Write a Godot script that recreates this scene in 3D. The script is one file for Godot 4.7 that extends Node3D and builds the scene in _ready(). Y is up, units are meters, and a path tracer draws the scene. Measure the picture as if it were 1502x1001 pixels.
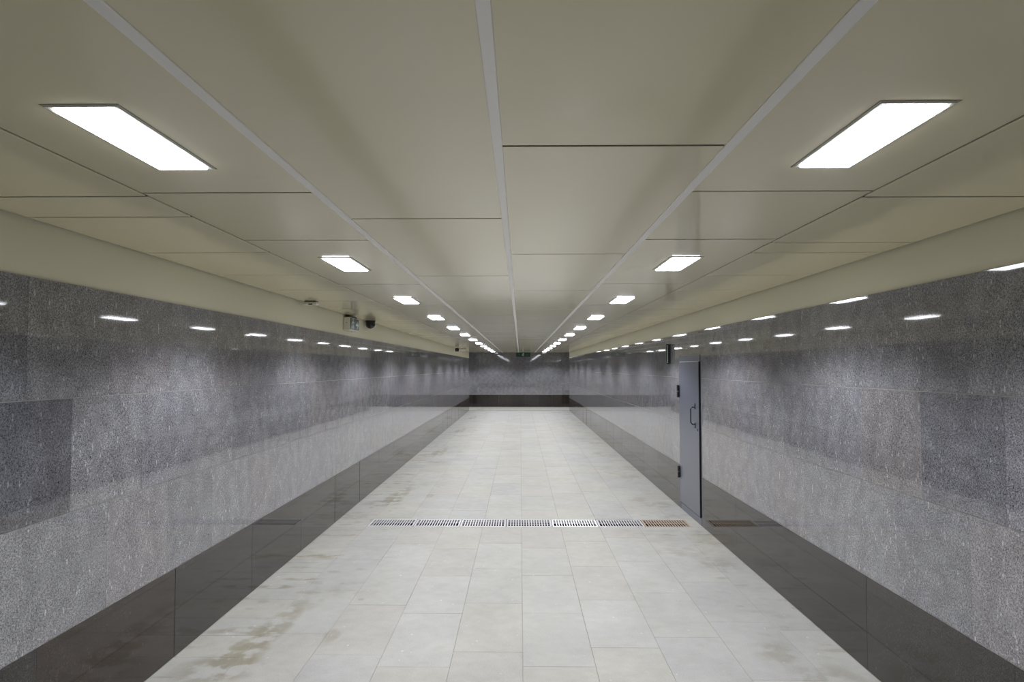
extends Node3D
# Pedestrian underpass: polished granite walls, panelled ceiling with two rows of recessed lamps.
# Metres, y up, camera at the origin looking down -Z.

const EYE := 1.70
const XL := -2.037            # face of the left granite wall
const XR := 1.953             # face of the right granite wall
const H := 2.322              # underside of the ceiling panels
const Z_END := -27.3          # where the passage meets the cross corridor
const Z_FAR := -29.9          # face of the far wall
const Z_BACK := 8.0           # wall behind the camera
const TOP_L := 2.081
const TOP_R := 2.110
const CROSS := 5.0            # half length of the cross corridor
const CROSS_H := 2.42

var rng := RandomNumberGenerator.new()
var M := {}
var counts := {}
var meshes := {}

# ---------------------------------------------------------------- helpers
func numbered(parent: Node, called: String) -> String:
	var key := str(parent.get_instance_id()) + called
	var n: int = counts.get(key, 0)
	counts[key] = n + 1
	return called if n == 0 else "%s_%03d" % [called, n]

func put(node: Node3D, called: String, parent: Node) -> Node3D:
	node.name = numbered(parent, called)
	parent.add_child(node, true)
	return node

func part(mesh: Mesh, mat: Material, called: String, parent: Node, at := Vector3.ZERO) -> MeshInstance3D:
	var o := MeshInstance3D.new()
	o.mesh = mesh
	o.material_override = mat
	o.cast_shadow = GeometryInstance3D.SHADOW_CASTING_SETTING_ON
	put(o, called, parent)
	o.position = at
	return o

func thing(called: String, label: String, category: String, at := Vector3.ZERO, group := "") -> Node3D:
	var o := Node3D.new()
	put(o, called, self)
	o.position = at
	o.set_meta("label", label)
	o.set_meta("category", category)
	if group != "":
		o.set_meta("group", group)
	return o

func setting(called: String, label: String, category: String) -> Node3D:
	var o := Node3D.new()
	put(o, called, self)
	o.set_meta("kind", "structure")
	o.set_meta("label", label)
	o.set_meta("category", category)
	return o

func st_new() -> SurfaceTool:
	var st := SurfaceTool.new()
	st.begin(Mesh.PRIMITIVE_TRIANGLES)
	return st

func quad(st: SurfaceTool, a: Vector3, b: Vector3, c: Vector3, d: Vector3, out: Vector3, uvs: Vector2, uvo: Vector2, uvaxis: int) -> void:
	# any order round the quad; turned so that it faces out (front faces run clockwise)
	var n := (b - a).cross(c - a)
	var p := [a, b, c, d]
	if n.dot(out) > 0.0:
		p = [a, d, c, b]
	var nn := n.normalized()
	if nn.dot(out) < 0.0:
		nn = -nn
	for i in [0, 1, 2, 0, 2, 3]:
		var v: Vector3 = p[i]
		var t := Vector2.ZERO
		var ax := uvaxis
		if ax < 0:
			var q := nn.abs()
			ax = 0 if (q.x >= q.y and q.x >= q.z) else (1 if q.y >= q.z else 2)
		if ax == 0:
			t = Vector2(v.z, -v.y)
		elif ax == 1:
			t = Vector2(v.x, v.z)
		else:
			t = Vector2(v.x, -v.y)
		st.set_normal(nn)
		st.set_uv(t * uvs + uvo)
		st.add_vertex(v)

# a box from lo to hi; faces of axis `ax` on side `sg` have edges chamfered by bev
func add_box(st: SurfaceTool, lo: Vector3, hi: Vector3, bev := 0.0, uvs := Vector2.ONE, uvo := Vector2.ZERO, uvaxis := -1) -> void:
	var c := (lo + hi) * 0.5
	var h := (hi - lo) * 0.5
	var b: float = min(bev, min(h.x, min(h.y, h.z)) * 0.9)
	for ax in 3:
		var u := (ax + 1) % 3
		var w := (ax + 2) % 3
		for sg in [-1.0, 1.0]:
			var o := Vector3.ZERO
			o[ax] = sg
			var pts := []
			for k in [[-1, -1], [1, -1], [1, 1], [-1, 1]]:
				var p := c
				p[ax] += sg * h[ax]
				p[u] += k[0] * (h[u] - b)
				p[w] += k[1] * (h[w] - b)
				pts.append(p)
			quad(st, pts[0], pts[1], pts[2], pts[3], o, uvs, uvo, uvaxis)
	if b <= 0.0:
		return
	for ax in 3:          # edges along ax
		var u := (ax + 1) % 3
		var w := (ax + 2) % 3
		for su in [-1.0, 1.0]:
			for sw in [-1.0, 1.0]:
				var p := []
				for e in [[-1, 0], [1, 0], [1, 1], [-1, 1]]:
					var q := c
					q[ax] += e[0] * (h[ax] - b)
					q[u] += su * (h[u] - (0.0 if e[1] == 0 else b))
					q[w] += sw * (h[w] - (b if e[1] == 0 else 0.0))
					p.append(q)
				var o := Vector3.ZERO
				o[u] = su
				o[w] = sw
				quad(st, p[0], p[1], p[2], p[3], o, uvs, uvo, uvaxis)
	for sx in [-1.0, 1.0]:
		for sy in [-1.0, 1.0]:
			for sz in [-1.0, 1.0]:
				var s := Vector3(sx, sy, sz)
				var a := c + s * (h - Vector3(0, b, b))
				var d := c + s * (h - Vector3(b, 0, b))
				var e := c + s * (h - Vector3(b, b, 0))
				var n := (d - a).cross(e - a)
				var tri := [a, d, e] if n.dot(s) < 0.0 else [a, e, d]
				for v in tri:
					st.set_normal(s.normalized())
					st.set_uv(uvo)
					st.add_vertex(v)

func box(lo: Vector3, hi: Vector3, bev := 0.0, uvs := Vector2.ONE, uvo := Vector2.ZERO, uvaxis := -1) -> ArrayMesh:
	var st := st_new()
	add_box(st, lo, hi, bev, uvs, uvo, uvaxis)
	return st.commit()

func cbox(size: Vector3, bev := 0.0) -> ArrayMesh:
	var key := "b%s%s" % [size, bev]
	if not meshes.has(key):
		meshes[key] = box(-size * 0.5, size * 0.5, bev)
	return meshes[key]

# a tube along points with n sides
func add_tube(st: SurfaceTool, pts: Array, r: float, n := 10) -> void:
	var rings := []
	for i in pts.size():
		var p: Vector3 = pts[i]
		var d: Vector3
		if i == 0:
			d = pts[1] - pts[0]
		elif i == pts.size() - 1:
			d = pts[i] - pts[i - 1]
		else:
			d = (pts[i] - pts[i - 1]).normalized() + (pts[i + 1] - pts[i]).normalized()
		d = d.normalized()
		var a := d.cross(Vector3.UP if absf(d.y) < 0.9 else Vector3.RIGHT).normalized()
		var b := d.cross(a).normalized()
		var ring := []
		for k in n:
			var t := TAU * k / n
			ring.append(p + (a * cos(t) + b * sin(t)) * r)
		rings.append(ring)
	for i in pts.size() - 1:
		for k in n:
			var k2 := (k + 1) % n
			var mid: Vector3 = (rings[i][k] + rings[i][k2] + rings[i + 1][k] + rings[i + 1][k2]) / 4.0
			quad(st, rings[i][k], rings[i][k2], rings[i + 1][k2], rings[i + 1][k], mid - (pts[i] + pts[i + 1]) / 2.0, Vector2.ONE, Vector2.ZERO, 2)
	for e in [0, pts.size() - 1]:
		var out: Vector3 = pts[0] - pts[1] if e == 0 else pts[e] - pts[e - 1]
		for k in range(1, n - 1):
			var a: Vector3 = rings[e][0]
			var b: Vector3 = rings[e][k]
			var c: Vector3 = rings[e][k + 1]
			var tri := [a, b, c] if (b - a).cross(c - a).dot(out) < 0.0 else [a, c, b]
			for v in tri:
				st.set_normal(out.normalized())
				st.set_uv(Vector2.ZERO)
				st.add_vertex(v)

func tube(pts: Array, r: float, n := 10) -> ArrayMesh:
	var st := st_new()
	add_tube(st, pts, r, n)
	return st.commit()

# lathe about y: profile is [radius, y] from top to bottom
func lathe(profile: Array, n := 28) -> ArrayMesh:
	var st := st_new()
	st.set_smooth_group(0)
	for i in profile.size() - 1:
		for k in n:
			var a0 := TAU * k / n
			var a1 := TAU * (k + 1) / n
			var p: Vector2 = profile[i]
			var q: Vector2 = profile[i + 1]
			var v := [Vector3(p.x * cos(a0), p.y, p.x * sin(a0)), Vector3(p.x * cos(a1), p.y, p.x * sin(a1)), Vector3(q.x * cos(a1), q.y, q.x * sin(a1)), Vector3(q.x * cos(a0), q.y, q.x * sin(a0))]
			for j in [0, 2, 1, 0, 3, 2]:
				st.add_vertex(v[j])
	st.generate_normals()
	return st.commit()

# flat polygon given in 2D, extruded to thickness t along +Z
func plate(poly: PackedVector2Array, t: float) -> ArrayMesh:
	var st := st_new()
	var tris := Geometry2D.triangulate_polygon(poly)
	for f in [0, 1]:
		var z := t if f == 1 else 0.0
		var out := Vector3(0, 0, 1 if f == 1 else -1)
		for i in range(0, tris.size(), 3):
			var a := Vector3(poly[tris[i]].x, poly[tris[i]].y, z)
			var b := Vector3(poly[tris[i + 1]].x, poly[tris[i + 1]].y, z)
			var c := Vector3(poly[tris[i + 2]].x, poly[tris[i + 2]].y, z)
			var tri := [a, b, c] if (b - a).cross(c - a).dot(out) < 0.0 else [a, c, b]
			for v in tri:
				st.set_normal(out)
				st.set_uv(Vector2(v.x, v.y))
				st.add_vertex(v)
	var mid := Vector2.ZERO
	for p in poly:
		mid += p / poly.size()
	for i in poly.size():
		var a := poly[i]
		var b := poly[(i + 1) % poly.size()]
		var nrm := Vector3(b.y - a.y, a.x - b.x, 0)
		if nrm.dot(Vector3((a + b).x / 2 - mid.x, (a + b).y / 2 - mid.y, 0)) < 0:
			nrm = -nrm
		quad(st, Vector3(a.x, a.y, 0), Vector3(b.x, b.y, 0), Vector3(b.x, b.y, t), Vector3(a.x, a.y, t), nrm, Vector2.ONE, Vector2.ZERO, 2)
	return st.commit()

# ---------------------------------------------------------------- textures
func noise_bytes(w: int, h: int, sd: int, freq: float, type: int, oct: int) -> PackedByteArray:
	var n := FastNoiseLite.new()
	n.seed = sd
	n.frequency = freq
	n.noise_type = type
	n.fractal_type = FastNoiseLite.FRACTAL_FBM if oct > 1 else FastNoiseLite.FRACTAL_NONE
	n.fractal_octaves = oct
	var im := n.get_seamless_image(w, h, false, false, 0.12, true)
	im.convert(Image.FORMAT_L8)
	return im.get_data()

func stamp(buf: PackedFloat32Array, w: int, h: int, x: float, y: float, rx: float, ry: float, v: float) -> void:
	for j in range(int(y - ry) - 1, int(y + ry) + 2):
		for i in range(int(x - rx) - 1, int(x + rx) + 2):
			var d := Vector2((i - x) / rx, (j - y) / ry).length()
			if d < 1.0:
				var k := posmod(j, h) * w + posmod(i, w)
				buf[k] += v * minf(1.0, (1.0 - d) * 2.5)

func granite_texture(sd: int, flecks: int, base: float, amp: float, tint: Color) -> ImageTexture:
	var w := 1024
	var fine := noise_bytes(w, w, sd, 0.115, FastNoiseLite.TYPE_SIMPLEX_SMOOTH, 2)
	var med := noise_bytes(w, w, sd + 5, 0.05, FastNoiseLite.TYPE_SIMPLEX_SMOOTH, 3)
	var big := noise_bytes(w, w, sd + 9, 0.006, FastNoiseLite.TYPE_SIMPLEX_SMOOTH, 3)
	var buf := PackedFloat32Array()
	buf.resize(w * w)
	var r := RandomNumberGenerator.new()
	r.seed = sd
	for i in flecks:
		var s := r.randf_range(0.35, 1.0)
		stamp(buf, w, w, r.randf() * w, r.randf() * w, 2.5 + 4.5 * s, 8.0 + 18.0 * s * r.randf(), r.randf_range(0.07, 0.20))
	for i in int(flecks * 0.7):
		stamp(buf, w, w, r.randf() * w, r.randf() * w, r.randf_range(2.0, 5.0), r.randf_range(3.0, 8.0), -r.randf_range(0.1, 0.3))
	var out := PackedByteArray()
	out.resize(w * w * 3)
	for i in w * w:
		var f := fine[i] / 255.0 - 0.5
		var v := base + amp * (1.15 * f + 0.75 * (med[i] / 255.0 - 0.5) + 0.35 * (big[i] / 255.0 - 0.5)) + buf[i] * base * 2.0
		if f < -0.2:
			v -= amp * 0.35
		v = clampf(v, 0.01, 0.98)
		out[i * 3] = int(clampf(v * tint.r, 0, 1) * 255)
		out[i * 3 + 1] = int(clampf(v * tint.g, 0, 1) * 255)
		out[i * 3 + 2] = int(clampf(v * tint.b, 0, 1) * 255)
	var im := Image.create_from_data(w, w, false, Image.FORMAT_RGB8, out)
	im.generate_mipmaps()
	return ImageTexture.create_from_image(im)

const FW := 1600     # floor print: 4.0 m wide
const FH := 1900     # and 4.75 m long, repeated down the passage
func floor_texture() -> ImageTexture:
	var fine := noise_bytes(FW, FH, 21, 0.25, FastNoiseLite.TYPE_SIMPLEX_SMOOTH, 2)
	var med := noise_bytes(FW, FH, 22, 0.02, FastNoiseLite.TYPE_SIMPLEX_SMOOTH, 4)
	var big := noise_bytes(FW, FH, 23, 0.004, FastNoiseLite.TYPE_SIMPLEX_SMOOTH, 3)
	var dirt := noise_bytes(FW, FH, 24, 0.012, FastNoiseLite.TYPE_SIMPLEX_SMOOTH, 5)
	var stain := PackedFloat32Array()
	stain.resize(FW * FH)
	var pale := PackedFloat32Array()
	pale.resize(FW * FH)
	var r := RandomNumberGenerator.new()
	r.seed = 77
	# stains seen in the photograph: x, z (metres), half sizes, strength
	for s in [[-1.66, -4.15, .12, .34, .8], [-1.60, -4.6, .09, .30, .75], [-1.72, -3.9, .2, .2, .7], [-1.86, -4.45, .16, .07, .6], [-1.9, -5.35, .13, .05, .8], [-1.78, -5.55, .12, .04, .7], [-1.55, -5.0, .1, .2, .4],
			[-1.86, -6.2, .14, .04, .8], [-1.75, -6.25, .16, .03, .7], [-1.2, -4.4, .05, .1, .5], [-1.25, -5.3, .2, .2, .25], [-1.85, -7.0, .2, .05, .5], [-1.6, -7.6, .25, .12, .45], [-1.9, -7.9, .15, .2, .45],
			[1.55, -4.15, .14, .16, .5], [1.7, -3.8, .2, .2, .45], [1.72, -6.0, .16, .2, .5], [1.5, -6.4, .25, .15, .3], [1.85, -6.9, .12, .3, .4], [1.3, -7.0, .3, .3, .2], [1.8, -7.9, .2, .12, .4]]:
		stamp(stain, FW, FH, (s[0] + 2.04) * 400.0, s[1] * 400.0, s[2] * 520.0, s[3] * 520.0, s[4])
	for i in 90:      # small trodden marks, thicker along the left wall
		var x := absf(r.randfn(0.0, 0.35)) if i % 3 else 4.0 - absf(r.randfn(0.0, 0.3))
		stamp(stain, FW, FH, x * 400.0, r.randf() * FH, r.randf_range(10, 60), r.randf_range(4, 22), r.randf_range(0.15, 0.55))
	for i in 260:
		stamp(pale, FW, FH, r.randf() * FW, r.randf() * FH, r.randf_range(1.5, 4), r.randf_range(2, 6), r.randf_range(0.03, 0.14))
	var out := PackedByteArray()
	out.resize(FW * FH * 3)
	for i in FW * FH:
		var v := 0.80 + 0.075 * (fine[i] / 255.0 - 0.5) + 0.04 * (med[i] / 255.0 - 0.5) + 0.05 * (big[i] / 255.0 - 0.5) + pale[i]
		var d := dirt[i] / 255.0
		var k := clampf(stain[i] * smoothstep(0.3, 0.62, d) * 0.26, 0.0, 0.28) + 0.03 * smoothstep(0.6, 0.85, d)
		out[i * 3] = int(clampf(v * (1.0 - 0.55 * k), 0, 1) * 255)
		out[i * 3 + 1] = int(clampf(v * (0.998 - 0.62 * k), 0, 1) * 255)
		out[i * 3 + 2] = int(clampf(v * (0.975 - 0.82 * k), 0, 1) * 255)
	var im := Image.create_from_data(FW, FH, false, Image.FORMAT_RGB8, out)
	im.generate_mipmaps()
	return ImageTexture.create_from_image(im)

func flat(c: Color, rough: float, metal := 0.0, spec := 0.5) -> StandardMaterial3D:
	var m := StandardMaterial3D.new()
	m.albedo_color = c
	m.roughness = rough
	m.metallic = metal
	m.metallic_specular = spec
	return m

func textured(t: Texture2D, c: Color, rough: float, spec := 0.5) -> StandardMaterial3D:
	var m := flat(c, rough, 0.0, spec)
	m.albedo_texture = t
	return m

func materials() -> void:
	var g := granite_texture(3, 130, 0.50, 0.27, Color(0.995, 0.995, 1.02))
	M.granite = []
	for c in [Color(1, 1, 1), Color(.97, .97, .975), Color(.99, .975, .97), Color(.94, .94, .95), Color(.975, .97, .985)]:
		M.granite.append(textured(g, c, 0.035, 0.95))
	M.granite_pink = textured(g, Color(.975, .955, .94), 0.035, 0.95)
	M.granite_grey = textured(g, Color(.87, .87, .885), 0.035, 0.95)
	M.granite_dark_falloff = textured(g, Color(.74, .74, .755), 0.035, 0.95)  # darker slab, deepened further to paint in light falloff near the viewer
	var p := granite_texture(8, 60, 0.20, 0.11, Color(1, 0.94, 0.88))
	M.plinth = []
	for c in [Color(1, 1, 1), Color(.9, .9, .9), Color(1, .93, .9)]:
		M.plinth.append(textured(p, c, 0.05, 0.5))
	var f := floor_texture()
	M.tile = []
	for c in [Color(.815, .815, .815), Color(.803, .806, .813), Color(.818, .815, .802), Color(.812, .806, .80), Color(.825, .825, .826)]:
		M.tile.append(textured(f, c, 0.55, 0.3))
	M.grout = flat(Color(.62, .61, .59), 0.8)
	M.floor_joint = flat(Color(.61, .60, .56), 0.9)
	M.concrete = flat(Color(.35, .345, .33), 0.9)
	M.channel = flat(Color(.05, .05, .05), 0.9)
	M.panel = []
	for c in [Color(.90, .868, .735), Color(.895, .863, .725), Color(.905, .873, .745)]:
		M.panel.append(flat(c, 0.11))
	M.rail = flat(Color(.97, .96, .94), 0.3)
	M.joint = flat(Color(.13, .125, .11), 0.9)
	M.joint_grey = flat(Color(.42, .415, .38), 0.6)
	M.void_dark = flat(Color(.07, .07, .065), 0.9)
	M.frieze = flat(Color(.86, .845, .75), 0.55)
	M.steel_light = flat(Color(.74, .74, .75), 0.45, 0.15)
	M.steel_bright = flat(Color(.88, .88, .89), 0.4, 0.15)
	M.steel_grey = flat(Color(.72, .72, .73), 0.45, 0.15)
	M.steel_rust = flat(Color(.64, .585, .52), 0.7, 0.1)
	M.door = flat(Color(.37, .385, .435), 0.28)
	M.door_frame = flat(Color(.38, .39, .43), 0.35)
	M.black = flat(Color(.06, .06, .07), 0.5)
	M.dark_steel = flat(Color(.20, .20, .22), 0.4, 0.4)
	M.pale_grey = flat(Color(.80, .80, .82), 0.6)
	M.white_plastic = flat(Color(.86, .85, .80), 0.4)
	M.dome = flat(Color(.03, .03, .045), 0.08)
	M.green = flat(Color(.16, .34, .27), 0.25)
	M.green_dark = flat(Color(.10, .22, .18), 0.25)
	M.sign_white = flat(Color(.82, .88, .85), 0.4)
	M.chrome = flat(Color(.85, .85, .86), 0.2, 1.0)
	M.lamp = flat(Color(.95, .95, .97), 0.5)
	M.lamp.emission_enabled = true
	M.lamp.emission = Color(.96, .97, 1.0)
	M.lamp.emission_energy_multiplier = 15.0

# ---------------------------------------------------------------- ceiling lamps
const LAMP_Z := [-1.837, -4.06, -6.25, -8.45, -10.66, -12.87, -15.07, -17.28, -19.48, -21.69, -23.89, -26.10]
const LAMP_X := [-1.042, 0.932]
const LAMP_W := 0.152
const LAMP_D := 0.49
const LAMP_ENERGY := 1.82
const LAMP_COLOR := Color(0.97, 0.975, 1.0)
const OPEN := Vector2(0.19, 0.53)        # opening in the panel

func ceiling_lamp(x: float, y: float, z: float, label: String) -> void:
	var t := thing("ceiling_lamp", label, "ceiling lamp", Vector3(x, y, z), "recessed lamps in the ceiling")
	# housing: an open tray above the panel
	var st := st_new()
	var ow := OPEN.x / 2 - 0.006
	var od := OPEN.y / 2 - 0.006
	add_box(st, Vector3(-ow, 0.030, -od), Vector3(ow, 0.034, od))
	for s in [-1.0, 1.0]:
		add_box(st, Vector3(s * ow - 0.002, -0.001, -od), Vector3(s * ow + 0.002, 0.034, od))
		add_box(st, Vector3(-ow, -0.001, s * od - 0.002), Vector3(ow, 0.034, s * od + 0.002))
	part(st.commit() if not meshes.has("tray") else meshes["tray"], M.white_plastic, "housing", t)
	var fr := st_new()
	var iw := LAMP_W / 2
	var idp := LAMP_D / 2
	for s in [-1.0, 1.0]:
		add_box(fr, Vector3(minf(s * iw, s * (iw + 0.012)), -0.004, -idp - 0.012), Vector3(maxf(s * iw, s * (iw + 0.012)), 0.004, idp + 0.012), 0.001)
		add_box(fr, Vector3(-iw, -0.004, minf(s * idp, s * (idp + 0.012))), Vector3(iw, 0.004, maxf(s * idp, s * (idp + 0.012))), 0.001)
	part(fr.commit(), M.white_plastic, "frame", t)
	for s in [-1.0, 1.0]:
		var d := part(cbox(Vector3(LAMP_W / 2 - 0.002, 0.010, LAMP_D - 0.004), 0.002), M.lamp, "diffuser", t, Vector3(s * LAMP_W / 4, -0.004, 0))
		d.rotation.z = 0.0
	# low-glare prismatic cover: most light leaves within about 70 degrees of straight down
	var l := SpotLight3D.new()
	l.spot_angle = 70.0
	l.spot_angle_attenuation = 0.4
	l.spot_range = 40.0
	l.spot_attenuation = 2.0
	l.light_energy = LAMP_ENERGY
	l.light_color = LAMP_COLOR
	l.light_size = 0.06
	l.shadow_enabled = true
	l.rotation.x = -PI / 2
	l.position = Vector3(0, -0.07, 0)
	put(l, "lamp_light", t)

# ---------------------------------------------------------------- setting
const TILE_W := 0.4155
const TILE_L := 0.85
const GR_Z0 := -7.385      # near edge of the drain grates
const GR_Z1 := -7.735
const GR_X0 := -1.648
const GR_X1 := 1.838
const GAP := 0.0026

func add_tile(st: SurfaceTool, x0: float, x1: float, z0: float, z1: float, lift: float) -> void:
	add_box(st, Vector3(x0 + GAP / 2, -0.03, z1 + GAP / 2), Vector3(x1 - GAP / 2, lift, z0 - GAP / 2), 0.0015, Vector2(1.0 / 4.0, 1.0 / 4.75), Vector2(2.04 / 4.0, 0.0), 1)

func build_floor() -> void:
	var f := setting("floor", "light grey stone floor tiles running down the underpass", "floor")
	# bed under the tiles, open where the drain runs
	part(box(Vector3(XL - 0.1, -0.2, GR_Z0), Vector3(XR + 0.1, -0.003, Z_BACK + 0.1)), M.floor_joint, "floor_bed", f)
	part(box(Vector3(XL - 0.1, -0.2, Z_END), Vector3(XR + 0.1, -0.003, GR_Z1)), M.floor_joint, "floor_bed", f)
	part(box(Vector3(-CROSS, -0.2, Z_FAR - 0.2), Vector3(CROSS, -0.003, Z_END)), M.floor_joint, "floor_bed", f)
	part(box(Vector3(XL - 0.1, -0.2, GR_Z1), Vector3(GR_X0, -0.003, GR_Z0)), M.floor_joint, "floor_bed", f)
	part(box(Vector3(GR_X1, -0.2, GR_Z1), Vector3(XR + 0.1, -0.003, GR_Z0)), M.floor_joint, "floor_bed", f)
	part(box(Vector3(GR_X0, -0.2, GR_Z1), Vector3(GR_X1, -0.15, GR_Z0)), M.channel, "drain_channel", f)
	var start := [-4.131, -4.40, -4.114, -4.767, -4.142, -4.804, -4.252, -4.42, -4.691, -4.482]
	var joined := []
	for k in 3:
		joined.append(st_new())
	var n := 0
	for col in 10:
		var x0: float = maxf(0.014 + TILE_W * (col - 5), XL)
		var x1: float = minf(0.014 + TILE_W * (col - 4), XR)
		var len := 0.36 if col == 0 else TILE_L
		var z: float = start[col] + len * 30.0
		var pieces := []
		while z > Z_END:
			var step: float = len if col > 0 else len * (0.75 + 0.5 * rng.randf())
			if step == len and col > 0:
				step = len * rng.randf_range(0.985, 1.015)
				if z < -3.0 and z > -4.8:
					step = len
			var a: float = minf(z, Z_BACK)
			var b: float = maxf(z - step, Z_END)
			z -= step
			if a - b < 0.03:
				continue
			# cut at the drain
			if col == 0 or b >= GR_Z0 or a <= GR_Z1:
				pieces.append([x0, x1, a, b])
			else:
				if a - GR_Z0 > 0.03:
					pieces.append([x0, x1, a, GR_Z0])
				if GR_Z1 - b > 0.03:
					pieces.append([x0, x1, GR_Z1, b])
		if col == 9:
			pieces.append([GR_X1, XR, GR_Z0, GR_Z1])
		for p in pieces:
			var lift := rng.randf_range(-0.0004, 0.0006)
			var mi := rng.randi() % 5
			if p[3] > -2.6:
				add_tile(joined[0], p[0], p[1], p[2], p[3], lift)
			elif p[2] < -21.0 or (col == 0 and p[2] < -14.0):
				add_tile(joined[1], p[0], p[1], p[2], p[3], lift)
			else:
				var st := st_new()
				add_tile(st, p[0], p[1], p[2], p[3], lift)
				part(st.commit(), M.tile[mi], "floor_tile", f)
				n += 1
	for i in range(-12, 12):
		for j in 3:
			add_tile(joined[2], i * TILE_W + 0.014, (i + 1) * TILE_W + 0.014, Z_END - 0.06 - j * 0.85, maxf(Z_END - 0.06 - (j + 1) * 0.85, Z_FAR), 0.0)
	for k in 3:
		part(joined[k].commit(), M.tile[k], ["near_paving", "distant_paving", "corridor_paving"][k], f).set_meta("kind", "stuff")
	print("floor tiles ", n)

func slab_mesh(w: float, h: float, variant: int, axis: int, key := true) -> ArrayMesh:
	# a polished slab centred on its own origin; thickness along x (axis 0) or z (axis 2)
	var id := "s%.3f_%.3f_%d_%d" % [w, h, variant, axis]
	if not meshes.has(id):
		var hs := Vector3(0.0125, h / 2, w / 2) if axis == 0 else Vector3(w / 2, h / 2, 0.0125)
		meshes[id] = box(-hs, hs, 0.0, Vector2(1, 1), Vector2(0.137 * variant + 0.31 * (variant % 3), 0.291 * variant), axis)
	return meshes[id]

func side_wall(called: String, label: String, face: float, sg: float, top: float, courses: Array, has_door: bool) -> void:
	var w := setting(called, label, "wall")
	var cx := face + sg * 0.0125
	# masonry behind
	var xs := [face + sg * 0.022, face + sg * 0.25]
	var back := st_new()
	var zs := [[Z_BACK + 0.1, Z_END]]
	if has_door:
		zs = [[Z_BACK + 0.1, DOOR_Z0], [DOOR_Z1, Z_END]]
	for zz in zs:
		add_box(back, Vector3(minf(xs[0], xs[1]), 0, zz[1]), Vector3(maxf(xs[0], xs[1]), H + 0.12, zz[0]))
	if has_door:
		add_box(back, Vector3(minf(xs[0], xs[1]), DOOR_TOP, DOOR_Z1), Vector3(maxf(xs[0], xs[1]), H + 0.12, DOOR_Z0))
		add_box(back, Vector3(face + 0.15, 0, DOOR_Z1), Vector3(face + 0.25, DOOR_TOP, DOOR_Z0))
	part(back.commit(), M.concrete, "masonry", w)
	# mortar 2 mm behind the faces
	var mo := st_new()
	for zz in zs:
		add_box(mo, Vector3(minf(face + sg * 0.0022, face + sg * 0.0218), 0, zz[1]), Vector3(maxf(face + sg * 0.0022, face + sg * 0.0218), top, zz[0]))
	if has_door:
		add_box(mo, Vector3(face + 0.0022, DOOR_TOP, DOOR_Z1), Vector3(face + 0.0218, top, DOOR_Z0))
	part(mo.commit(), M.grout, "mortar", w)
	# painted band above the granite, set back a little
	part(box(Vector3(minf(face + sg * 0.012, face + sg * 0.06), top, Z_END), Vector3(maxf(face + sg * 0.012, face + sg * 0.06), H + 0.03, Z_BACK)), M.frieze, "painted_band", w)
	for c in courses.size():
		var y0: float = courses[c][0]
		var y1: float = courses[c][1]
		var pitch: float = courses[c][3]
		var first: float = courses[c][2]
		var z := first + pitch * ceilf((Z_BACK - first) / pitch)
		while z > Z_END:
			var a := minf(z, Z_BACK)
			var b := maxf(z - pitch, Z_END)
			z -= pitch
			var cuts := [[a, b, y0, y1]]
			if has_door and y0 < DOOR_TOP and b < DOOR_Z0 and a > DOOR_Z1:
				cuts = []
				if a > DOOR_Z0 + 0.02:
					cuts.append([a, DOOR_Z0, y0, y1])
				if b < DOOR_Z1 - 0.02:
					cuts.append([DOOR_Z1, b, y0, y1])
				if y1 > DOOR_TOP + 0.02:
					cuts.append([minf(a, DOOR_Z0), maxf(b, DOOR_Z1), DOOR_TOP, y1])
			for q in cuts:
				if q[0] - q[1] < 0.02:
					continue
				var wd: float = q[0] - q[1] - 0.0008
				var ht: float = q[3] - q[2] - 0.0042
				var mat: Material
				var nm := "granite_slab"
				var pick := rng.randi()
				if c == 0:
					mat = M.plinth[pick % 3]
					nm = "plinth_slab"
				else:
					mat = M.granite[pick % 5]
					var zm: float = (q[0] + q[1]) / 2.0
					if c == 2 and has_door and zm < -3.37 and zm > -3.95:
						mat = M.granite_pink
					if c == 2 and has_door and zm < -2.78 and zm > -3.37:
						mat = M.granite_grey
					if c == 2 and not has_door and zm > -3.09 and zm < -2.0:
						mat = M.granite_dark_falloff
				var o := part(slab_mesh(snappedf(wd, 0.001), snappedf(ht, 0.001), rng.randi() % 6, 0), mat, nm, w, Vector3(cx, (q[2] + q[3]) / 2, (q[0] + q[1]) / 2))
				o.rotation = Vector3(0, rng.randf_range(-1, 1) * 0.0017, rng.randf_range(-1, 1) * 0.0014)

const DOOR_Z0 := -7.385
const DOOR_Z1 := -8.395
const DOOR_TOP := 1.845

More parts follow.
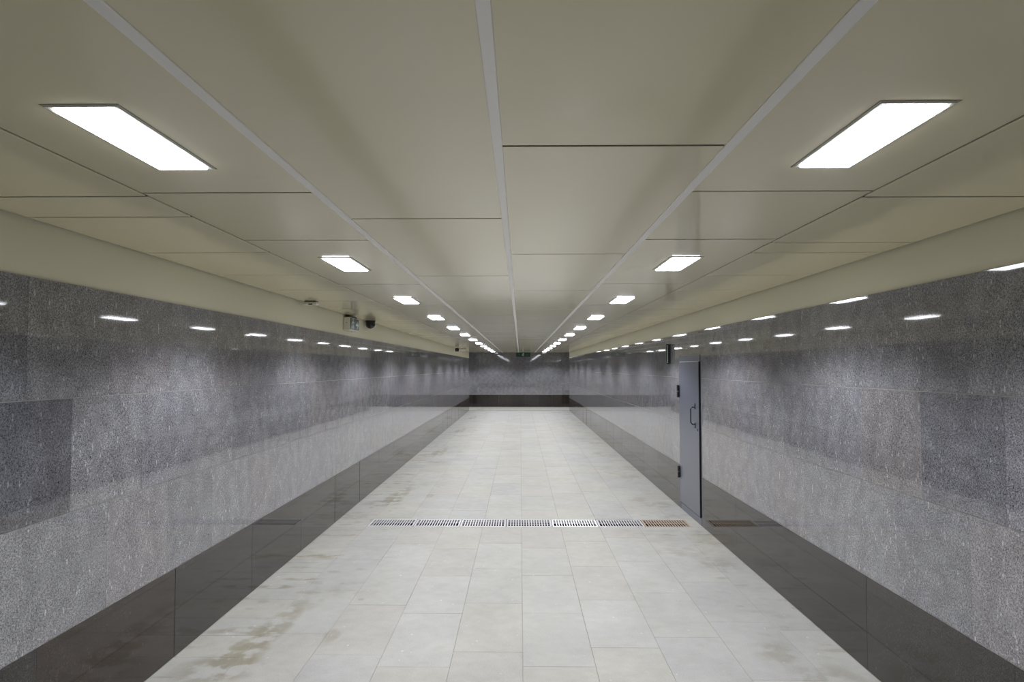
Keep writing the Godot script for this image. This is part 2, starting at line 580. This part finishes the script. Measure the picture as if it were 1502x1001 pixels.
func build_walls() -> void:
	side_wall("wall_left", "polished grey granite wall left of the passage", XL, -1.0, TOP_L, [[0.0, 0.519, -2.9, 1.16], [0.519, 1.046, -2.794, 0.58], [1.046, 1.564, -3.09, 0.58], [1.564, TOP_L, -2.794, 0.58]], false)
	side_wall("wall_right", "polished grey granite wall right of the passage, with a steel door", XR, 1.0, TOP_R, [[0.0, 0.526, -2.77, 1.16], [0.526, 1.06, -3.018, 0.58], [1.06, 1.586, -2.785, 0.58], [1.586, TOP_R, -3.018, 0.58]], true)
	# far wall across the end
	var w := setting("wall_back", "dark polished granite wall closing the far end of the passage", "wall")
	part(box(Vector3(-CROSS, 0, Z_FAR - 0.25), Vector3(CROSS, CROSS_H + 0.1, Z_FAR - 0.022)), M.concrete, "masonry", w)
	part(box(Vector3(-CROSS, 0, Z_FAR - 0.0218), Vector3(CROSS, CROSS_H, Z_FAR - 0.0022)), M.grout, "mortar", w)
	for c in 4:
		var ys := [0.0, 0.52, 1.05, 1.575, CROSS_H]
		var off := 0.29 * (c % 2)
		var x := -CROSS + off - 0.58
		while x < CROSS:
			var a := maxf(x, -CROSS)
			var b := minf(x + 0.58, CROSS)
			x += 0.58
			if b - a < 0.02:
				continue
			var o := part(slab_mesh(snappedf(b - a - 0.001, 0.001), snappedf(ys[c + 1] - ys[c] - 0.002, 0.001), rng.randi() % 6, 2), M.plinth[rng.randi() % 3] if c == 0 else M.granite[rng.randi() % 5], "plinth_slab" if c == 0 else "granite_slab", w, Vector3((a + b) / 2, (ys[c] + ys[c + 1]) / 2, Z_FAR - 0.0125))
			o.rotation = Vector3(rng.randf_range(-1, 1) * 0.0008, rng.randf_range(-1, 1) * 0.002, 0)
	# ends and near sides of the cross corridor
	var e := setting("wall_corridor", "granite walls of the cross corridor beyond the passage end", "wall")
	for s in [-1.0, 1.0]:
		part(box(Vector3(minf(s * CROSS, s * (CROSS + 0.2)), 0, Z_FAR - 0.2), Vector3(maxf(s * CROSS, s * (CROSS + 0.2)), CROSS_H + 0.1, Z_END + 0.2), 0, Vector2.ONE, Vector2.ZERO, 0), M.granite[0], "end_wall", e)
	part(box(Vector3(-CROSS, 0, Z_END), Vector3(XL - 0.25, CROSS_H + 0.1, Z_END + 0.2), 0, Vector2.ONE, Vector2.ZERO, 2), M.granite[1], "side_wall", e)
	part(box(Vector3(XR + 0.25, 0, Z_END), Vector3(CROSS, CROSS_H + 0.1, Z_END + 0.2), 0, Vector2.ONE, Vector2.ZERO, 2), M.granite[1], "side_wall", e)
	# behind the camera
	var b2 := setting("wall_front", "granite wall closing the passage behind the viewer", "wall")
	part(box(Vector3(XL - 0.25, 0, Z_BACK), Vector3(XR + 0.25, H + 0.12, Z_BACK + 0.2), 0, Vector2.ONE, Vector2.ZERO, 2), M.granite[3], "granite_face", b2)
	# steel strip in the floor where the passage ends
	var t := setting("trim_1", "thin dark metal strip across the floor at the far passage end", "trim")
	part(box(Vector3(XL, -0.003, Z_END - 0.06), Vector3(XR, 0.002, Z_END), 0.001), M.dark_steel, "strip", t)

const COLX := [[XL + 0.002, -1.356], [-1.343, -0.735], [-0.705, -0.076], [-0.050, 0.573], [0.603, 1.238], [1.251, XR - 0.002]]

func build_ceiling() -> void:
	var c := setting("ceiling", "cream metal panel ceiling with two rows of recessed lamps", "ceiling")
	part(box(Vector3(XL - 0.25, H + 0.055, Z_END), Vector3(XR + 0.25, H + 0.25, Z_BACK + 0.2)), M.void_dark, "ceiling_slab", c)
	part(box(Vector3(-CROSS, CROSS_H, Z_FAR - 0.2), Vector3(CROSS, CROSS_H + 0.2, Z_END)), M.frieze, "corridor_ceiling", c)
	part(box(Vector3(XL - 0.25, H, Z_END - 0.01), Vector3(XR + 0.25, CROSS_H + 0.1, Z_END)), M.frieze, "ceiling_end", c)
	# rails between the middle panels
	for r in [[-0.735, -0.705], [-0.076, -0.050], [0.573, 0.603]]:
		part(box(Vector3(r[0] - 0.001, H - 0.004, Z_END + 0.002), Vector3(r[1] + 0.001, H + 0.02, Z_BACK), 0.0015), M.rail, "rail", c)
	for r in [[-1.356, -1.343], [1.238, 1.251]]:
		part(box(Vector3(r[0], H + 0.004, Z_END + 0.002), Vector3(r[1], H + 0.025, Z_BACK)), M.joint_grey, "joint_profile", c)
	var joints := [[], [], [], [], [], []]
	for z in [-2.44, -2.777, -3.645, -4.54]:
		joints[0].append(z)
	for z in [-2.479, -3.385, -3.685, -4.582]:
		joints[5].append(z)
	for k in 40:
		joints[0].append(-5.41 - 0.88 * k)
		joints[5].append(-5.46 - 0.88 * k)
	for k in [0, 5]:
		for i in range(1, 12):
			joints[k].append(-2.46 + 0.885 * i)
	joints[2] = [-2.818, -4.592]
	joints[3] = [-1.892, -3.714]
	for k in 20:
		joints[2].append(-6.28 - 1.76 * k)
		joints[3].append(-5.47 - 1.76 * k)
	for k in range(1, 7):
		joints[2].append(-2.818 + 1.77 * k)
		joints[3].append(-1.892 + 1.77 * k)
	for k in [1, 4]:
		joints[k] = [-2.39, -3.29, -5.04, -6.75]
		for i in range(3, 11):
			joints[k].append((LAMP_Z[i] + LAMP_Z[i + 1]) / 2.0)
		for i in 5:
			joints[k].append(-0.6 + 1.78 * i)
	for k in 6:
		var js: Array = joints[k]
		js.append(Z_END)
		js.append(Z_BACK)
		js.sort()
		js.reverse()
		for i in js.size() - 1:
			var a: float = js[i]
			var b: float = js[i + 1]
			if a > Z_BACK or b < Z_END or a - b < 0.02:
				continue
			var st := st_new()
			var lo := Vector3(COLX[k][0], H, b + 0.007)
			var hi := Vector3(COLX[k][1], H + 0.014, a - 0.007)
			var hole := 0.0
			if k == 1 or k == 4:
				for lz in LAMP_Z:
					if lz < a and lz > b:
						hole = lz
			if hole != 0.0:
				var lx: float = LAMP_X[0 if k == 1 else 1]
				var h0 := Vector2(lx - OPEN.x / 2, hole - OPEN.y / 2)
				var h1 := Vector2(lx + OPEN.x / 2, hole + OPEN.y / 2)
				add_box(st, lo, Vector3(hi.x, hi.y, h0.y))
				add_box(st, Vector3(lo.x, lo.y, h1.y), hi)
				add_box(st, Vector3(lo.x, lo.y, h0.y), Vector3(h0.x, hi.y, h1.y))
				add_box(st, Vector3(h1.x, lo.y, h0.y), Vector3(hi.x, hi.y, h1.y))
			else:
				add_box(st, lo, hi, 0.001)
			part(st.commit(), M.panel[rng.randi() % 3], "ceiling_panel", c)
			if i > 0:
				part(box(Vector3(COLX[k][0], H + 0.003, a - 0.007), Vector3(COLX[k][1], H + 0.012, a + 0.007)), M.joint, "joint_strip", c)

# ---------------------------------------------------------------- things
func build_grates() -> void:
	var labels := ["leftmost drain grate in the floor channel, light steel with narrow slots", "second drain grate from the left in the floor channel", "drain grate with three rows of short slots, left of the passage centre", "drain grate with three rows of short slots, right of the passage centre", "brightest, palest drain grate in the floor channel", "grey drain grate next to the rusty one", "rusty brown drain grate beside the right wall"]
	var mats := [M.steel_light, M.steel_light, M.steel_light, M.steel_light, M.steel_bright, M.steel_grey, M.steel_rust]
	var wd := (GR_X1 - GR_X0) / 7.0
	for i in 7:
		var x0 := GR_X0 + wd * i
		var t := thing("drain_grate", labels[i], "drain grate", Vector3(x0 + wd / 2, 0, (GR_Z0 + GR_Z1) / 2), "drain grates across the floor")
		var hw := wd / 2 - 0.004
		var hz := (GR_Z0 - GR_Z1) / 2 - 0.004
		var fr := st_new()
		for s in [-1.0, 1.0]:
			add_box(fr, Vector3(-hw, -0.03, minf(s * hz, s * (hz - 0.028))), Vector3(hw, 0.0, maxf(s * hz, s * (hz - 0.028))), 0.001)
			add_box(fr, Vector3(minf(s * hw, s * (hw - 0.018)), -0.03, -hz + 0.028), Vector3(maxf(s * hw, s * (hw - 0.018)), 0.0, hz - 0.028))
		part(fr.commit(), mats[i], "frame", t)
		var gr := st_new()
		var n := 16
		var inner := hw - 0.018
		for k in range(1, n):
			var x := -inner + 2.0 * inner * k / n
			add_box(gr, Vector3(x - 0.006, -0.005, -hz + 0.028), Vector3(x + 0.006, -0.0005, hz - 0.028))
		var rows := [-0.045, 0.045] if (i == 2 or i == 3) else [0.0]
		for rz in rows:
			add_box(gr, Vector3(-inner, -0.005, rz - 0.008), Vector3(inner, -0.001, rz + 0.008))
		part(gr.commit(), mats[i], "grille", t)
		# ledge that carries the grate
		for s in [-1.0, 1.0]:
			var lg := st_new()
			add_box(lg, Vector3(-hw, -0.15, minf(s * (hz + 0.004), s * (hz - 0.02))), Vector3(hw, -0.03, maxf(s * (hz + 0.004), s * (hz - 0.02))))
			part(lg.commit(), M.channel, "support", t)

func build_door() -> void:
	var d := setting("door_1", "grey-blue steel service door in the right granite wall", "door")
	d.position = Vector3(XR, 0, DOOR_Z0)
	var w := DOOR_Z0 - DOOR_Z1
	var fr := st_new()
	# local: x into the wall, z back along the wall
	add_box(fr, Vector3(0.0, 0.0, -0.042), Vector3(0.06, DOOR_TOP, 0.0), 0.002)
	add_box(fr, Vector3(-0.008, 0.0, -w), Vector3(0.06, DOOR_TOP, -w + 0.03), 0.002)
	add_box(fr, Vector3(-0.008, 1.778, -w + 0.03), Vector3(0.06, DOOR_TOP, -0.042), 0.002)
	add_box(fr, Vector3(-0.004, 0.0, -w + 0.03), Vector3(0.06, 0.078, -0.042), 0.002)
	part(fr.commit(), M.door_frame, "frame", d)
	part(box(Vector3(0.06, 0.0, -w), Vector3(0.10, DOOR_TOP, 0.0)), M.black, "rebate", d)
	part(box(Vector3(-0.0085, 1.770, -w + 0.036), Vector3(0.0, 1.776, -0.08)), M.pale_grey, "pale_strip", d)  # thin pale line between the leaf top and the frame
	var leaf := part(box(Vector3(-0.012, 0.085, -w + 0.034), Vector3(0.035, 1.768, -0.078), 0.003), M.door, "leaf", d)
	part(box(Vector3(-0.0125, 0.086, -0.0785), Vector3(0.034, 1.767, -0.070)), M.black, "gap_shade", leaf)  # black strip stands in for the shaded gap beside the leaf
	for y in [[1.341, 1.491], [0.371, 0.512]]:
		var m: float = (y[0] + y[1]) / 2
		var hg := st_new()
		add_tube(hg, [Vector3(-0.026, y[0], -w + 0.020), Vector3(-0.026, m - 0.003, -w + 0.020)], 0.015, 12)
		add_tube(hg, [Vector3(-0.026, m + 0.003, -w + 0.014), Vector3(-0.026, y[1], -w + 0.014)], 0.015, 12)
		add_box(hg, Vector3(-0.016, y[0] + 0.01, -w + 0.012), Vector3(-0.008, y[1] - 0.01, -w + 0.06))
		part(hg.commit(), M.dark_steel, "hinge", leaf)
	var hd := st_new()
	var hz := -0.235
	add_tube(hd, [Vector3(-0.012, 1.265, hz), Vector3(-0.045, 1.265, hz), Vector3(-0.062, 1.245, hz), Vector3(-0.062, 1.095, hz), Vector3(-0.045, 1.075, hz), Vector3(-0.012, 1.075, hz)], 0.007, 10)
	for y in [1.275, 1.062]:
		add_box(hd, Vector3(-0.018, y - 0.03, hz - 0.013), Vector3(-0.011, y + 0.03, hz + 0.013), 0.002)
	part(hd.commit(), M.dark_steel, "handle", leaf)
	part(tube([Vector3(-0.016, 1.02, -0.135), Vector3(-0.010, 1.02, -0.135)], 0.014, 14), M.dark_steel, "lock", leaf)

func arrow_poly() -> PackedVector2Array:
	return PackedVector2Array([Vector2(-0.045, 0.010), Vector2(0.012, 0.010), Vector2(0.012, 0.030), Vector2(0.045, 0.0), Vector2(0.012, -0.030), Vector2(0.012, -0.010), Vector2(-0.045, -0.010)])

func runner(parent: Node, s: float, at: Vector3, turn: float) -> void:
	# running figure of an exit pictogram: head, body and limbs as one flat print piece
	var st := st_new()
	var t := 0.002
	var head := PackedVector2Array()
	for k in 12:
		head.append(Vector2(0.012 + 0.010 * cos(TAU * k / 12), 0.042 + 0.010 * sin(TAU * k / 12)) * s)
	st.append_from(plate(head, t), 0, Transform3D.IDENTITY)
	for l in [[[0.004, 0.030], [-0.010, -0.004], 0.009], [[-0.010, -0.004], [0.012, -0.018], 0.006], [[0.012, -0.018], [0.004, -0.042], 0.005], [[-0.010, -0.004], [-0.022, -0.026], 0.006], [[-0.022, -0.026], [-0.042, -0.028], 0.005],
			[[0.004, 0.026], [0.026, 0.012], 0.0045], [[0.026, 0.012], [0.038, 0.022], 0.004], [[0.002, 0.026], [-0.022, 0.022], 0.0045], [[-0.022, 0.022], [-0.030, 0.004], 0.004]]:
		var a := Vector2(l[0][0], l[0][1]) * s
		var b := Vector2(l[1][0], l[1][1]) * s
		var n: Vector2 = (b - a).orthogonal().normalized() * l[2] * s
		st.append_from(plate(PackedVector2Array([a + n, b + n, b - n, a - n]), t), 0, Transform3D.IDENTITY)
	var o := part(st.commit(), M.sign_white, "running_figure", parent, at)
	o.rotation.y = turn

func build_signs() -> void:
	# exit luminaire on the left wall
	var fx := XL - 0.012
	var t := thing("exit_sign", "cream boxed exit sign with two green panels on the left wall", "exit sign", Vector3(fx, 2.142, -7.87))
	part(box(Vector3(0.0, 0.0, -0.44), Vector3(0.075, 0.150, 0.0), 0.006), M.white_plastic, "body", t)
	part(box(Vector3(0.012, 0.150, -0.40), Vector3(0.062, 0.172, -0.04), 0.003), M.black, "shade_mount", t)  # black block painted in for the shadow on top of the box
	part(box(Vector3(0.032, 0.080, -0.001), Vector3(0.046, 0.086, 0.0015)), M.black, "cable_slot", t)
	for k in 2:
		var z := -0.125 - 0.2 * k
		var p := part(box(Vector3(0.074, 0.012, z - 0.092), Vector3(0.082, 0.140, z + 0.092), 0.002), M.green_dark, "sign_panel", t)
		if k == 0:
			runner(p, 1.25, Vector3(0.0822, 0.072, z), PI / 2)
		else:
			var a := part(plate(arrow_poly(), 0.002), M.sign_white, "arrow", p, Vector3(0.0822, 0.072, z))
			a.rotation.y = PI / 2
			a.scale = Vector3(1.4, 1.4, 1)
	# hanging sign at the far end
	var e := thing("exit_sign", "dark green exit sign under the ceiling at the far end", "exit sign", Vector3(0.115, 2.13, -26.6))
	part(box(Vector3(-0.28, 0.0, -0.025), Vector3(0.28, 0.172, 0.025), 0.004), M.green_dark, "body", e)
	var bd := st_new()
	for s in [-1.0, 1.0]:
		add_box(bd, Vector3(-0.27, 0.086 + s * 0.074 - 0.005, 0.0245), Vector3(0.27, 0.086 + s * 0.074 + 0.005, 0.027))
		add_box(bd, Vector3(s * 0.265 - 0.005, 0.012, 0.0245), Vector3(s * 0.265 + 0.005, 0.16, 0.027))
	part(bd.commit(), M.green, "border", e)
	runner(e, 1.3, Vector3(0.0, 0.086, 0.0252), 0.0)
	for s in [-1.0, 1.0]:
		var a := part(plate(arrow_poly(), 0.002), M.green, "arrow", e, Vector3(s * 0.15, 0.086, 0.0252))
		a.scale = Vector3(1.3 * s, 1.3, 1)
		part(tube([Vector3(s * 0.2, 0.170, 0), Vector3(s * 0.2, 0.192, 0)], 0.006, 8), M.dark_steel, "hanger", e)

func build_devices() -> void:
	# dome camera in the corner of the left wall and the ceiling
	var d := thing("dome_camera", "black dome security camera under the ceiling beside the exit sign", "security camera", Vector3(-1.972, H, -8.95))
	part(lathe([Vector2(0.0, 0.0), Vector2(0.064, 0.0), Vector2(0.065, -0.004), Vector2(0.065, -0.016), Vector2(0.063, -0.020), Vector2(0.0, -0.020)]), M.black, "base_ring", d)
	var prof := [Vector2(0.0, -0.019), Vector2(0.062, -0.019), Vector2(0.062, -0.045)]
	for k in range(1, 11):
		var a := PI / 2 * k / 10
		prof.append(Vector2(0.062 * cos(a), -0.045 - 0.062 * sin(a)))
	part(lathe(prof), M.dome, "dome", d)
	# small detector in the same corner, nearer
	var s := thing("motion_detector", "small cream detector with a black slot in the ceiling corner", "detector", Vector3(-1.938, H, -6.33))
	part(box(Vector3(-0.075, -0.036, -0.045), Vector3(0.05, -0.006, 0.045), 0.008), M.white_plastic, "body", s)
	part(box(Vector3(-0.06, -0.007, -0.04), Vector3(0.04, 0.0, 0.04)), M.dark_steel, "shade_mount", s)  # dark plate under the ceiling, coloured as the shadow line above the body
	part(box(Vector3(-0.026, -0.036, 0.043), Vector3(0.012, -0.026, 0.0465), 0.001), M.black, "lens", s)
	# bullet camera far down the left wall
	var b := thing("bullet_camera", "small bullet security camera far down the left wall under the ceiling", "security camera", Vector3(-1.90, 2.245, -20.4))
	part(tube([Vector3(0.27, 0.005, -0.10), Vector3(0.05, 0.0, 0.0)], 0.042, 16), M.white_plastic, "body", b)
	part(tube([Vector3(0.05, 0.0, 0.0), Vector3(-0.03, -0.002, 0.036)], 0.055, 16), M.black, "lens_hood", b)
	part(tube([Vector3(0.14, 0.03, -0.05), Vector3(0.14, 0.077, -0.05)], 0.014, 10), M.white_plastic, "bracket", b)
	# perforated strip beside the door
	var p := thing("perforated_bracket", "dark upright metal strip with a row of holes beside the grey door", "bracket", Vector3(XR, 1.753, -8.91))
	part(box(Vector3(-0.055, 0.0, -0.02), Vector3(0.0, 0.257, 0.02), 0.002), M.dark_steel, "channel", p)
	for k in 11:
		part(tube([Vector3(-0.040, 0.022 + 0.021 * k, 0.0195), Vector3(-0.040, 0.022 + 0.021 * k, 0.0215)], 0.0075, 10), M.sign_white, "hole", p)
	# handrail in the cross corridor
	var r := thing("handrail", "short steel handrail at the far right corner of the passage end", "handrail", Vector3(2.0, 0.0, -29.4))
	part(tube([Vector3(-0.06, 0.90, 0.0), Vector3(-0.04, 0.93, 0.0), Vector3(0.0, 0.94, 0.0), Vector3(1.4, 0.94, 0.0)], 0.024, 12), M.chrome, "rail", r)
	for k in 3:
		part(tube([Vector3(0.2 + 0.5 * k, 0.92, 0.0), Vector3(0.2 + 0.5 * k, 0.86, -0.2), Vector3(0.2 + 0.5 * k, 0.86, -0.498)], 0.010, 8), M.chrome, "bracket", r)

func _ready() -> void:
	rng.seed = 20240611
	var cam := Camera3D.new()
	cam.name = "camera"
	add_child(cam)
	cam.fov = rad_to_deg(2.0 * atan(500.5 / 1001.0))
	cam.position = Vector3(0, EYE, 0)
	cam.rotation_degrees = Vector3(2.2596, 0.6868, 0)
	cam.near = 0.05
	cam.far = 200.0
	var env := Environment.new()
	env.background_mode = Environment.BG_COLOR
	env.background_color = Color(0.0, 0.0, 0.0)
	env.tonemap_mode = Environment.TONE_MAPPER_LINEAR
	env.tonemap_exposure = 1.10
	env.sdfgi_enabled = true
	env.ssao_enabled = true
	env.ssil_enabled = true
	var we := WorldEnvironment.new()
	we.name = "environment"
	we.environment = env
	add_child(we)
	materials()
	build_floor()
	build_walls()
	build_ceiling()
	build_door()
	var words := ["nearest", "second", "third", "fourth", "fifth", "sixth", "seventh", "eighth", "ninth", "tenth", "eleventh", "farthest"]
	for i in LAMP_Z.size():
		for s in 2:
			var w: String = words[i]
			var txt := "%s glowing white lamp of the %s ceiling row" % [w, ["left", "right"][s]]
			if i > 0 and i < 11:
				txt = "%s glowing white lamp from the viewer in the %s ceiling row" % [w, ["left", "right"][s]]
			ceiling_lamp(LAMP_X[s], H, LAMP_Z[i], txt)
	for k in 4:  # lamps out of view, added to brighten the far wall
		ceiling_lamp(-3.3 + 2.2 * k, CROSS_H - 0.036, -28.6, "%s added unseen ceiling lamp of the cross corridor beyond the passage end" % ["leftmost", "left middle", "right middle", "rightmost"][k])
	build_grates()
	build_signs()
	build_devices()
